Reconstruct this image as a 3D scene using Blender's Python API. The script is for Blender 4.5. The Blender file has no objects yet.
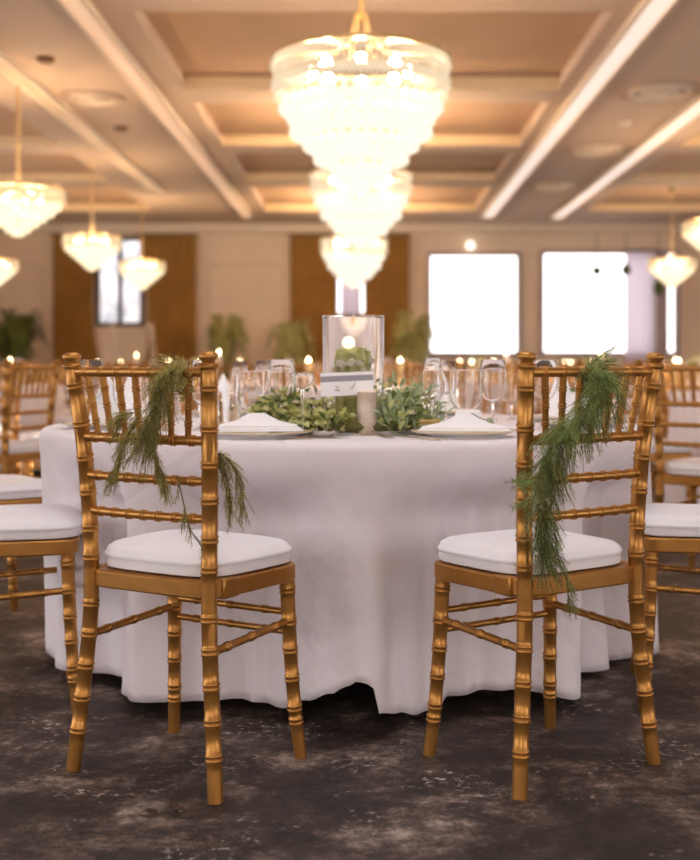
import bpy, math, random
from mathutils import Vector, Matrix

PI = math.pi
random.seed(11)
S = bpy.context.scene
COL = S.collection

# ---------------------------------------------------------------- camera, world, sun, exposure
FPX, VPX, VPY, CAMZ = 1200.0, 368.0, 365.0, 0.90
cd = bpy.data.cameras.new('camera')
cam = bpy.data.objects.new('camera', cd); COL.objects.link(cam)
cam.location = (0, 0, CAMZ); cam.rotation_euler = (PI / 2, 0, 0)
cd.sensor_width = 36; cd.lens = FPX / 860 * 36
cd.shift_x = -(VPX - 350) / 860; cd.shift_y = -(430 - VPY) / 860
cd.clip_start = .05; cd.clip_end = 200
cd.dof.use_dof = True; cd.dof.focus_distance = 2.72; cd.dof.aperture_fstop = 2.6
S.camera = cam

world = bpy.data.worlds.new('world'); S.world = world
world.use_nodes = True
bg = world.node_tree.nodes['Background']
bg.inputs['Color'].default_value = (1.0, .96, .985, 1)
bg.inputs['Strength'].default_value = 2.7

sl = bpy.data.lights.new('sun', 'SUN'); sl.energy = 5.5; sl.angle = .012; sl.color = (1, .86, .68)
sun = bpy.data.objects.new('sun', sl); COL.objects.link(sun)
SUN_DIR = Vector((-1.0, -.16, -.245)).normalized()      # low sun through the right wall's windows
sun.rotation_euler = SUN_DIR.to_track_quat('-Z', 'Y').to_euler()
sun.location = (12, 3, 5)

S.view_settings.view_transform = 'Standard'
S.view_settings.look = 'None'
S.view_settings.exposure = 0.3
S.view_settings.gamma = 1.0
S.view_settings.use_curve_mapping = False

# ---------------------------------------------------------------- materials
def lin(c):
    return tuple(((x / 255) / 12.92 if x / 255 <= .04045 else ((x / 255 + .055) / 1.055) ** 2.4) for x in c)

def mat(name, rgb, rough=.5, metal=0, vary=.0, scale=8, bump=0, bscale=60, trans=0, ior=1.45, emit=None, estr=0, sheen=0, rgb2=None, sss=0, translucent=0):
    m = bpy.data.materials.new(name); m.use_nodes = True
    nt = m.node_tree; b = nt.nodes['Principled BSDF']
    c = lin(rgb) + (1,)
    b.inputs['Base Color'].default_value = c
    b.inputs['Roughness'].default_value = rough
    b.inputs['Metallic'].default_value = metal
    b.inputs['IOR'].default_value = ior
    if trans: b.inputs['Transmission Weight'].default_value = trans
    if sheen: b.inputs['Sheen Weight'].default_value = sheen
    if emit:
        b.inputs['Emission Color'].default_value = tuple(emit) + (1,)
        b.inputs['Emission Strength'].default_value = estr
    tc = nt.nodes.new('ShaderNodeTexCoord')
    if vary or rgb2:
        n = nt.nodes.new('ShaderNodeTexNoise'); n.inputs['Scale'].default_value = scale; n.inputs['Detail'].default_value = 5
        nt.links.new(tc.outputs['Object'], n.inputs['Vector'])
        r = nt.nodes.new('ShaderNodeValToRGB'); nt.links.new(n.outputs['Fac'], r.inputs['Fac'])
        r.color_ramp.elements[0].position = .3; r.color_ramp.elements[1].position = .7
        if rgb2:
            r.color_ramp.elements[0].color = c; r.color_ramp.elements[1].color = lin(rgb2) + (1,)
        else:
            r.color_ramp.elements[0].color = tuple(x * (1 - vary) for x in c[:3]) + (1,)
            r.color_ramp.elements[1].color = tuple(min(1, x * (1 + vary)) for x in c[:3]) + (1,)
        nt.links.new(r.outputs['Color'], b.inputs['Base Color'])
    if bump:
        n2 = nt.nodes.new('ShaderNodeTexNoise'); n2.inputs['Scale'].default_value = bscale; n2.inputs['Detail'].default_value = 4
        nt.links.new(tc.outputs['Object'], n2.inputs['Vector'])
        bp = nt.nodes.new('ShaderNodeBump'); bp.inputs['Strength'].default_value = bump; bp.inputs['Distance'].default_value = .01
        nt.links.new(n2.outputs['Fac'], bp.inputs['Height']); nt.links.new(bp.outputs['Normal'], b.inputs['Normal'])
    if translucent:
        t = nt.nodes.new('ShaderNodeBsdfTranslucent'); t.inputs['Color'].default_value = c
        mx = nt.nodes.new('ShaderNodeMixShader'); mx.inputs['Fac'].default_value = translucent
        out = nt.nodes['Material Output']
        nt.links.new(b.outputs['BSDF'], mx.inputs[1]); nt.links.new(t.outputs['BSDF'], mx.inputs[2])
        nt.links.new(mx.outputs['Shader'], out.inputs['Surface'])
    return m

GOLD = mat('gold_paint', (186, 134, 70), .34, .78, vary=.10, scale=25, bump=.05, bscale=150)
GOLD2 = mat('gold_fitting', (232, 204, 150), .3, .8, vary=.05)
CUSHION = mat('cushion_cloth', (240, 239, 243), .85, sheen=.2, bump=.12, bscale=35, vary=.02)
LINEN = mat('napkin_linen', (253, 252, 253), .85, bump=.1, bscale=80, vary=.02)
CHINA = mat('china', (240, 236, 230), .18, vary=.02)
RIM = mat('china_rim', (226, 205, 168), .25, .2, vary=.05)
GLASS = mat('clear_glass', (255, 255, 255), .0, trans=1, ior=1.32)
STEEL = mat('silver', (205, 200, 192), .2, 1, vary=.04)
PAPER = mat('card_paper', (246, 244, 246), .8, vary=.01)
PAPERG = mat('card_band', (158, 154, 160), .8, vary=.04)
INK = mat('ink', (96, 112, 96), .8, vary=.05)
FERN_L = mat('fern_olive', (188, 178, 104), .7, rgb2=(220, 206, 140), scale=14, translucent=.4)
FERN_R = mat('fern_green', (152, 176, 110), .7, rgb2=(200, 198, 136), scale=12, translucent=.45)
STEM = mat('fern_stem', (92, 90, 44), .7, vary=.15)
LEAF_A = mat('leaf_light', (184, 186, 98), .36, rgb2=(234, 230, 176), scale=30, translucent=.3)
LEAF_B = mat('leaf_blue_green', (150, 172, 122), .36, rgb2=(200, 212, 172), scale=30, translucent=.25)
LEAF_D = mat('leaf_dark', (84, 104, 50), .5, rgb2=(128, 138, 70), scale=20, translucent=.2)
PETAL = mat('petal_cream', (246, 236, 216), .6, vary=.03, translucent=.3)
MOSS = mat('moss', (146, 150, 74), .9, rgb2=(206, 198, 122), scale=40, bump=.8, bscale=80)
WAX = mat('candle_wax', (250, 240, 222), .4, vary=.02)
FLAME = mat('flame', (255, 230, 180), .5, emit=(1, .78, .45), estr=14, vary=.01)
GLOBE = mat('lit_wax_globe', (255, 240, 215), .5, emit=(1, .86, .62), estr=.9, vary=.01)
BARK = mat('birch_bark', (226, 214, 198), .8, rgb2=(176, 150, 122), scale=18, bump=.4, bscale=40)
GILT = mat('gilt_box', (206, 176, 112), .35, .6, vary=.15, scale=40)
WALL = mat('wall_cream', (250, 232, 210), .8, vary=.03, scale=2)
TRIM = mat('trim_cream', (236, 222, 204), .6, vary=.02)
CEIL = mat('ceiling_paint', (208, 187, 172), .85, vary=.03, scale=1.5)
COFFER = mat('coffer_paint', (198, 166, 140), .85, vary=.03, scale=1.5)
LIP = mat('coffer_lip', (244, 220, 180), .5, vary=.02)
DRAPE = mat('drape_brown', (176, 134, 70), .8, vary=.12, scale=3)
SHEER = mat('sheer_white', (250, 246, 252), .8, vary=.02, translucent=.7)
FRAME = mat('window_frame_paint', (190, 176, 172), .5, vary=.03)
FRAMED = mat('window_frame_dark', (92, 84, 78), .5, vary=.05)
WOOD = mat('table_wood', (120, 84, 54), .5, vary=.2, scale=6)
POT = mat('pot_clay', (120, 90, 66), .7, vary=.1)
BLACK = mat('black_metal', (30, 30, 32), .5, .3, vary=.1)
OUTB = mat('outside_blue_wall', (128, 136, 148), .8, rgb2=(226, 230, 238), scale=1.6)
CRYS = mat('lit_crystal', (60, 50, 38), .3, emit=(1, .86, .66), estr=1.05, vary=.01)
CRYST = mat('lit_crystal_band', (70, 54, 32), .3, emit=(1, .80, .54), estr=.68, vary=.01)
CRYS2 = mat('lit_crystal_small', (90, 70, 40), .3, emit=(1, .82, .52), estr=1.2, vary=.01)
CRYST2 = mat('lit_crystal_small_band', (110, 80, 40), .3, emit=(1, .76, .44), estr=.62, vary=.01)
LED = mat('led_diffuser_white', (225, 212, 204), .5, emit=(1, .84, .74), estr=.6, vary=.01)
LEDW = mat('led_diffuser_warm', (226, 196, 170), .5, emit=(1, .66, .46), estr=.36, vary=.01)
TRIMGLOW = mat('trim_strip_glow', (226, 200, 176), .5, emit=(1, .66, .46), estr=.08, vary=.01)  # plain trim, with a faint glow put in to make it paler
LAMP = mat('chandelier_bulb', (255, 240, 220), .5, emit=(1, .68, .37), estr=430, vary=.01)
LAMPS = mat('small_chandelier_bulb', (255, 240, 220), .5, emit=(1, .68, .37), estr=220, vary=.01)
BULB = mat('small_wall_bulb', (255, 250, 240), .5, emit=(1, .95, .85), estr=1.4, vary=.01)
DRY = mat('dry_leaf', (74, 56, 42), .8, vary=.2, scale=30)

def tablecloth_mat():
    m = mat('white_tablecloth', (242, 236, 241), .8, sheen=.15, vary=.012, scale=3)
    nt = m.node_tree; b = nt.nodes['Principled BSDF']
    tc = nt.nodes.new('ShaderNodeTexCoord')
    # pressed creases and soft crumpling
    mp = nt.nodes.new('ShaderNodeMapping'); mp.inputs['Rotation'].default_value = (.4, .8, .5)
    nt.links.new(tc.outputs['Object'], mp.inputs['Vector'])
    v = nt.nodes.new('ShaderNodeTexVoronoi'); v.feature = 'DISTANCE_TO_EDGE'; v.inputs['Scale'].default_value = 1.7
    nt.links.new(mp.outputs['Vector'], v.inputs['Vector'])
    r = nt.nodes.new('ShaderNodeValToRGB'); r.color_ramp.elements[0].position = 0; r.color_ramp.elements[1].position = .03
    nt.links.new(v.outputs['Distance'], r.inputs['Fac'])
    n = nt.nodes.new('ShaderNodeTexNoise'); n.inputs['Scale'].default_value = 5; n.inputs['Detail'].default_value = 3
    nt.links.new(tc.outputs['Object'], n.inputs['Vector'])
    mx = nt.nodes.new('ShaderNodeMath'); mx.operation = 'MULTIPLY_ADD'
    nt.links.new(r.outputs['Color'], mx.inputs[0]); mx.inputs[1].default_value = .09
    nt.links.new(n.outputs['Fac'], mx.inputs[2])
    bp = nt.nodes.new('ShaderNodeBump'); bp.inputs['Strength'].default_value = .5; bp.inputs['Distance'].default_value = .05
    nt.links.new(mx.outputs[0], bp.inputs['Height']); nt.links.new(bp.outputs['Normal'], b.inputs['Normal'])
    return m
CLOTH = tablecloth_mat()

def floor_mat():
    m = bpy.data.materials.new('worn_floor'); m.use_nodes = True
    nt = m.node_tree; b = nt.nodes['Principled BSDF']; L = nt.links.new
    tc = nt.nodes.new('ShaderNodeTexCoord')
    def noise(s, d, rough=.6, dist=0):
        n = nt.nodes.new('ShaderNodeTexNoise'); n.inputs['Scale'].default_value = s; n.inputs['Detail'].default_value = d
        n.inputs['Roughness'].default_value = rough; n.inputs['Distortion'].default_value = dist
        L(tc.outputs['Object'], n.inputs['Vector']); return n
    def ramp(n, pts):
        r = nt.nodes.new('ShaderNodeValToRGB'); L(n.outputs['Fac'], r.inputs['Fac'])
        e = r.color_ramp.elements
        e[0].position, e[0].color = pts[0][0], pts[0][1] + (1,)
        e[1].position, e[1].color = pts[-1][0], pts[-1][1] + (1,)
        for p, c in pts[1:-1]:
            k = e.new(p); k.color = c + (1,)
        return r
    a = ramp(noise(3.4, 14, .80, .15), [(.40, lin((34, 26, 24))), (.50, lin((64, 51, 45))), (.56, lin((110, 95, 86))), (.64, lin((182, 168, 156)))])
    f = ramp(noise(42, 8, .75, .2), [(.54, (0, 0, 0)), (.62, (1, 1, 1))])
    p = ramp(noise(4.5, 4, .6, .6), [(.50, (0, 0, 0)), (.66, (1, 1, 1))])
    mm = nt.nodes.new('ShaderNodeMath'); mm.operation = 'MULTIPLY'; L(f.outputs['Color'], mm.inputs[0]); L(p.outputs['Color'], mm.inputs[1])
    mx = nt.nodes.new('ShaderNodeMixRGB'); L(mm.outputs[0], mx.inputs['Fac']); L(a.outputs['Color'], mx.inputs[1])
    mx.inputs[2].default_value = lin((214, 200, 188)) + (1,)
    d = ramp(noise(18, 8, .7, .8), [(.30, (.45, .42, .42)), (.62, (1.1, 1.08, 1.06))])
    mu = nt.nodes.new('ShaderNodeMixRGB'); mu.blend_type = 'MULTIPLY'; mu.inputs['Fac'].default_value = 1
    L(mx.outputs[0], mu.inputs[1]); L(d.outputs['Color'], mu.inputs[2])
    L(mu.outputs[0], b.inputs['Base Color'])
    b.inputs['Roughness'].default_value = .62
    bp = nt.nodes.new('ShaderNodeBump'); bp.inputs['Strength'].default_value = .5; bp.inputs['Distance'].default_value = .012
    L(noise(26, 8, .7).outputs['Fac'], bp.inputs['Height']); L(bp.outputs['Normal'], b.inputs['Normal'])
    return m
FLOOR = floor_mat()

# ---------------------------------------------------------------- mesh building helpers
class MB:
    def __init__(s): s.v = []; s.f = []; s.m = []; s.cur = 0
    def add(s, vs, fs):
        o = len(s.v); s.v += [tuple(x) for x in vs]; s.f += [tuple(i + o for i in q) for q in fs]; s.m += [s.cur] * len(fs)
    def grid(s, rows, closed=True, cap0=False, cap1=False):
        n = len(rows[0]); vs = [p for r in rows for p in r]; fs = []
        for i in range(len(rows) - 1):
            for j in range(n if closed else n - 1):
                k = (j + 1) % n
                fs.append((i * n + j, i * n + k, (i + 1) * n + k, (i + 1) * n + j))
        if cap0: fs.append(tuple(range(n - 1, -1, -1)))
        if cap1: fs.append(tuple((len(rows) - 1) * n + j for j in range(n)))
        s.add(vs, fs)
    def lathe(s, prof, n=24, c=(0, 0, 0), cap0=True, cap1=True):
        rows = [[(c[0] + r * math.cos(2 * PI * j / n), c[1] + r * math.sin(2 * PI * j / n), c[2] + z) for j in range(n)] for r, z in prof]
        s.grid(rows, True, cap0, cap1)
    def tube(s, pts, rad, n=12, caps=True):
        pts = [Vector(p) for p in pts]; rows = []
        up = None
        for i, p in enumerate(pts):
            t = (pts[min(i + 1, len(pts) - 1)] - pts[max(i - 1, 0)])
            t = t.normalized() if t.length > 1e-9 else Vector((0, 0, 1))
            if up is None:
                up = Vector((1, 0, 0)) if abs(t.x) < .8 else Vector((0, 1, 0))
            a = (up - t * up.dot(t)).normalized(); b = t.cross(a); up = a
            r = rad[i] if isinstance(rad, (list, tuple)) else rad
            rows.append([p + a * r * math.cos(2 * PI * j / n) + b * r * math.sin(2 * PI * j / n) for j in range(n)])
        s.grid(rows, True, caps, caps)
    def box(s, x0, x1, y0, y1, z0, z1):
        s.add([(x0, y0, z0), (x1, y0, z0), (x1, y1, z0), (x0, y1, z0), (x0, y0, z1), (x1, y0, z1), (x1, y1, z1), (x0, y1, z1)],
              [(3, 2, 1, 0), (4, 5, 6, 7), (0, 1, 5, 4), (1, 2, 6, 5), (2, 3, 7, 6), (3, 0, 4, 7)])
    def prism(s, poly, z0, z1):
        n = len(poly); s.grid([[(x, y, z0) for x, y in poly], [(x, y, z1) for x, y in poly]], True, True, True)
    def sphere(s, c, r, n=12, sq=1):
        k = max(4, n // 2); rows = []
        for i in range(1, k):
            a = -PI / 2 + PI * i / k
            rows.append([(c[0] + r * math.cos(a) * math.cos(2 * PI * j / n), c[1] + r * math.cos(a) * math.sin(2 * PI * j / n), c[2] + r * sq * math.sin(a)) for j in range(n)])
        s.grid(rows, True, True, True)
    def merge(s, other, M=None):
        o = len(s.v)
        s.v += [tuple(M @ Vector(p)) if M else p for p in other.v]
        s.f += [tuple(i + o for i in q) for q in other.f]; s.m += [s.cur] * len(other.f)
    def build(s, name, mats, parent=None, bevel=0, smooth=35):
        me = bpy.data.meshes.new(name); me.from_pydata(s.v, [], s.f)
        if not isinstance(mats, (list, tuple)): mats = [mats]
        for m in mats: me.materials.append(m)
        me.polygons.foreach_set('material_index', s.m)
        if smooth:
            me.polygons.foreach_set('use_smooth', [True] * len(s.f))
            me.set_sharp_from_angle(angle=math.radians(smooth))
        me.update()
        o = bpy.data.objects.new(name, me); COL.objects.link(o)
        if parent: o.parent = parent
        if bevel:
            b = o.modifiers.new('bevel', 'BEVEL'); b.width = bevel; b.segments = 2; b.limit_method = 'ANGLE'; b.angle_limit = .6
        return o

def tag(o, label=None, cat=None, group=None, kind=None):
    if label: o['label'] = label
    if cat: o['category'] = cat
    if group: o['group'] = group
    if kind: o['kind'] = kind
    return o
def empty(name, loc=(0, 0, 0), rz=0, label=None, cat=None, group=None):
    o = bpy.data.objects.new(name, None); COL.objects.link(o); o.empty_display_size = .1
    o.location = loc; o.rotation_euler = (0, 0, rz)
    return tag(o, label, cat, group)
def copy_tree(o, loc=None, rz=None, label=None, group=None, parent=None):
    c = o.copy(); COL.objects.link(c)
    if parent: c.parent = parent
    if loc is not None: c.location = loc
    if rz is not None: c.rotation_euler = (0, 0, rz)
    if label: c['label'] = label
    if group: c['group'] = group
    for ch in [x for x in o.children]: copy_tree(ch, parent=c)
    return c
def struct(name, mb, m, bevel=0, smooth=0):
    o = mb.build(name, m, None, bevel, smooth); o['kind'] = 'structure'; return o
def catmull(P, n=8):
    P = [Vector(p) for p in P]; out = []
    for i in range(len(P) - 1):
        a = P[max(i - 1, 0)]; b = P[i]; c = P[i + 1]; d = P[min(i + 2, len(P) - 1)]
        for k in range(n):
            t = k / n
            out.append(.5 * ((2 * b) + (c - a) * t + (2 * a - 5 * b + 4 * c - d) * t * t + (3 * b - a - 3 * c + d) * t ** 3))
    out.append(P[-1]); return out

# ---------------------------------------------------------------- room shell
ZW, H, XW, ZR = 26.0, 3.93, 9.0, -3.0
def wx(px): return (px - VPX) * ZW / FPX
def wz(py): return CAMZ + (VPY - py) * ZW / FPX
b = MB(); b.box(-XW - .2, XW + .2, ZR, ZW + .2, -.2, 0); struct('floor', b, FLOOR)

def wall_with_holes(name, axis, pos, thick, u0, u1, holes, z1, m):
    """wall along u with window holes (ua, ub, za, zb); axis 'y' = back wall at y=pos, 'x' = side wall at x=pos"""
    b = MB()
    def bx(ua, ub, za, zb):
        if ub - ua < 1e-6 or zb - za < 1e-6: return
        if axis == 'y': b.box(ua, ub, pos, pos + thick, za, zb)
        else: b.box(min(pos, pos + thick), max(pos, pos + thick), ua, ub, za, zb)
    cur = u0
    for ua, ub, za, zb in sorted(holes):
        bx(cur, ua, 0, z1); bx(ua, ub, 0, za); bx(ua, ub, zb, z1); cur = ub
    bx(cur, u1, 0, z1)
    return struct(name, b, m)

W_LEFT = (wx(99), wx(141), wz(323), wz(240))
W_MID = (wx(336), wx(366), wz(314), wz(262))
W_R1 = (wx(430), wx(518), wz(353), wz(255))
W_R2 = (wx(543), wx(676), wz(353), wz(253))
wall_with_holes('wall_back', 'y', ZW, .2, -XW - .2, XW + .2, [W_LEFT, W_MID, W_R1, W_R2], H + .3, WALL)
SIDE = [(-2.7, -.6, .5, 3.7), (-.3, 1.8, .5, 3.7), (8.5, 11.0, .9, 3.4), (13.0, 15.5, .9, 3.4), (18, 20.5, .9, 3.4)]  # unseen right wall windows, added to let daylight and sun in
wall_with_holes('wall_right', 'x', XW, .2, ZR, ZW, SIDE, H + .3, WALL)
LEFTS = [(-2.7, -.6, .5, 3.7), (-.3, 1.8, .5, 3.7), (2.1, 4.2, .5, 3.7), (4.5, 7.0, .5, 3.7), (9.0, 11.5, .9, 3.4), (13.5, 16.0, .9, 3.4), (18, 20.5, .9, 3.4)]  # unseen left wall windows, put in for neutral daylight in the hall
wall_with_holes('wall_left', 'x', -XW - .2, .2, ZR, ZW, LEFTS, H + .3, WALL)
for k, (w, fm, vb) in enumerate(((W_LEFT, FRAMED, 1), (W_MID, FRAMED, 0), (W_R1, FRAME, 0), (W_R2, FRAME, 1)), 1):
    t = .07; b = MB(); x0, x1, z0, z1 = w
    for q in ((x0 - t, x0 + .02, z0 - t, z1 + t), (x1 - .02, x1 + t, z0 - t, z1 + t), (x0 + .02, x1 - .02, z1 - .02, z1 + t), (x0 + .02, x1 - .02, z0 - t, z0 + .02)):
        b.box(q[0], q[1], ZW - .05, ZW + .1, q[2], q[3])
    if k == 1: b.box((x0 + x1) / 2 - .05, (x0 + x1) / 2 + .05, ZW, ZW + .08, z0, z1)
    if k == 4: b.box(wx(652), wx(668), ZW - .02, ZW + .08, z0, z1)
    fr = struct('window_%d' % k, b, fm)
    g = MB(); g.box(x0 + .02, x1 - .02, ZW + .05, ZW + .06, z0 + .02, z1 - .02); go = g.build('window_pane', GLASS, fr, smooth=0)
for k, (sg, y0, y1, z0, z1) in enumerate([(1,) + q for q in SIDE] + [(-1,) + q for q in LEFTS], 5):
    b = MB(); t = .06
    def sb(xa, xb, ya, yb, za, zb): b.box(min(sg * xa, sg * xb), max(sg * xa, sg * xb), ya, yb, za, zb)
    sb(XW - .03, XW + .1, y0 - t, y0, z0 - t, z1 + t); sb(XW - .03, XW + .1, y1, y1 + t, z0 - t, z1 + t)
    sb(XW - .03, XW + .1, y0, y1, z1, z1 + t); sb(XW - .03, XW + .1, y0, y1, z0 - t, z0)
    sb(XW + .03, XW + .08, (y0 + y1) / 2 - .03, (y0 + y1) / 2 + .03, z0, z1)
    struct('window_%d' % k, b, FRAME)

wall_with_holes('wall_front', 'y', ZR - .2, .2, -XW - .2, XW + .2, [(-7.4, -4.2, 1.15, 3.75), (-1.5, 1.1, 1.15, 3.75), (4.2, 7.0, 1.15, 3.75)], H + .3, WALL)  # wall behind the camera, its high windows added for light from above
b = MB()
for x0, x1 in ((-7.4, -4.2), (-1.5, 1.1), (4.2, 7.0)):
    b.box(x0 - .08, x1 + .08, ZR - .03, ZR + .06, 1.07, 1.149); b.box(x0 - .08, x1 + .08, ZR - .03, ZR + .03, 3.751, 3.83)
    b.box((x0 + x1) / 2 - .03, (x0 + x1) / 2 + .03, ZR - .12, ZR - .06, 1.149, 3.751)
struct('trim_4', b, FRAME)
# ceiling: soffit slab with recessed coffers
def coffer_ceiling():
    rows = [(5.9, 8.9), (10.3, 13.25), (13.9, 16.6), (17.2, 19.8), (20.4, 23.6)]
    cols = [(-8.6, -4.25), (-2.02, 2.1), (4.3, 8.6)]
    cells = [(c[0], c[1], r[0], r[1]) for c in cols for r in rows]
    b = MB(); D = .16
    light_hole = (-1.25, 1.25, 1.7, 4.2)              # added roof opening, out of view, to light the front table
    xs = sorted({-XW - .2, XW + .2, light_hole[0], light_hole[1]} | {v for c in cols for v in c}); ys = sorted({ZR, ZW + .2, light_hole[2], light_hole[3]} | {v for r in rows for v in r})
    for i in range(len(xs) - 1):
        for j in range(len(ys) - 1):
            cx, cy = (xs[i] + xs[i + 1]) / 2, (ys[j] + ys[j + 1]) / 2
            if light_hole[0] < cx < light_hole[1] and light_hole[2] < cy < light_hole[3]: continue
            b.box(xs[i], xs[i + 1], ys[j], ys[j + 1], H + D + .001, H + D + .1)
            if any(a < cx < bb and c < cy < d for a, bb, c, d in cells): continue
            b.box(xs[i], xs[i + 1], ys[j], ys[j + 1], H, H + D)
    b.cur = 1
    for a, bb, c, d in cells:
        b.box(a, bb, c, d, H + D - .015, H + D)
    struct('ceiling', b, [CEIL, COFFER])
    b = MB()
    for a, bb, c, d in cells:      # paler strip along the far side of each coffer
        w = .055
        b.box(a, bb, d - w, d - .001, H + .002, H + D - .02)
    struct('trim_1', b, LIP)
coffer_ceiling()
b = MB()
for k in range(1, 4): b.box(-1.25, 1.25, 1.7 + .625 * k - .03, 1.7 + .625 * k + .03, H + .05, H + .12)
struct('trim_5', b, FRAME)  # bars across the added roof opening
b = MB(); b.box(-XW, XW, ZW - .35, ZW - .001, H - .2, H - .001); struct('trim_2', b, TRIM)
b = MB()                                     # panel mouldings on the back wall
def moulding(x0, x1, z0, z1, w=.06):
    for q in ((x0, x1, z1 - w, z1), (x0, x1, z0, z0 + w), (x0, x0 + w, z0 + w, z1 - w), (x1 - w, x1, z0 + w, z1 - w)):
        b.box(q[0], q[1], ZW - .04, ZW - .001, q[2], q[3])
moulding(wx(207), wx(284), .9, wz(264)); moulding(wx(-8), wx(44), .9, wz(264)); moulding(wx(414), wx(424), .9, wz(264), .04)
moulding(wx(522), wx(538), .9, wz(255), .05)
struct('trim_3', b, TRIM)
b = MB(); b.box(-XW, XW, ZW - .03, ZW - .001, 0.001, .14); struct('baseboard_back', b, TRIM)
b = MB(); b.box(-XW + .001, -XW + .03, ZR, ZW - .05, 0.001, .14); struct('baseboard_left', b, TRIM)
b = MB(); b.box(XW - .03, XW - .001, ZR, ZW - .05, 0.001, .14); struct('baseboard_right', b, TRIM)

# building made up to dim the view through the left window
b = MB(); b.box(-9.5, -3.6, 30, 33, -.2, 7); o = b.build('added_building', OUTB, smooth=0)
tag(o, 'pale blue grey building added to dim the far left window', 'building')
b = MB(); b.box(-30, 30, 26.3, 60, -.4, -.2); o = b.build('ground_outside', mat('ground', (200, 190, 186), .9, vary=.1), smooth=0); o['kind'] = 'structure'

# ---------------------------------------------------------------- ceiling fittings
def led(x, y0, y1, w, m, label):
    r = empty('linear_ceiling_light', (x, y0, H), 0, label, 'ceiling light', 'linear ceiling lights')
    b = MB(); L = y1 - y0
    b.box(-w / 2 - .03, -w / 2, 0, L, -.07, 0); b.box(w / 2, w / 2 + .03, 0, L, -.07, 0); b.box(-w / 2, w / 2, 0, .03, -.07, 0); b.box(-w / 2, w / 2, L - .03, L, -.07, 0)
    b.build('housing', TRIM, r, smooth=0)
    b = MB(); b.box(-w / 2, w / 2, .03, L - .03, -.055, -.01); b.build('diffuser', m, r, smooth=0)
led(-2.42, 3, 24.2, .15, LEDW, 'long warm linear ceiling light left of the large chandelier')
led(2.40, 3, 24.2, .19, LED, 'long bright linear ceiling light right of the large chandelier')
led(3.82, 3, 24.4, .19, LED, 'long bright linear ceiling light farthest to the right')
led(-3.62, 3, 20.8, .13, TRIMGLOW, 'thin ceiling trim strip with a faint added glow farthest to the left')  # built like the lights, but a trim strip with added glow

def diffuser(px, py, d, label):
    Y = (H - CAMZ) * FPX / (VPY - py); X = (px - VPX) * Y / FPX
    r = empty('air_diffuser', (X, Y, H - .003), 0, label, 'air vent', 'round ceiling vents')
    for k, rr in enumerate((d / 2, d * .36, d * .22)):
        b = MB(); b.lathe([(rr - .05, 0), (rr - .05, -.02), (rr, -.03 - .012 * k), (rr, 0)], 40, cap0=False, cap1=False); b.build('ring', TRIM if k else CEIL, r)
    b = MB(); b.lathe([(d * .12, 0), (d * .12, -.06), (d * .02, -.07)], 24); b.build('core', TRIM, r)
diffuser(92, 97, .72, 'round ceiling vent between the left linear light and trim strip')
diffuser(660, 91, .95, 'round ceiling vent nearest, between the two right linear lights')
diffuser(598, 149, .95, 'round ceiling vent second nearest, between the right linear lights')
diffuser(556, 186, .95, 'round ceiling vent farthest back between the right linear lights')
def detector(px, py, label, m=TRIM):
    Y = (H - CAMZ) * FPX / (VPY - py); X = (px - VPX) * Y / FPX
    b = MB(); b.lathe([(.09, 0), (.09, -.02), (.07, -.045), (.02, -.05)], 24)
    o = b.build('smoke_detector', m); o.location = (X, Y, H); tag(o, label, 'smoke detector', 'round ceiling detectors')
detector(46, 58, 'small dark round ceiling detector at upper left', POT)
detector(121, 127, 'small round ceiling detector beyond the left ceiling vent', POT)
detector(624, 122, 'small pale round ceiling detector between the right ceiling vents')

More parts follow.
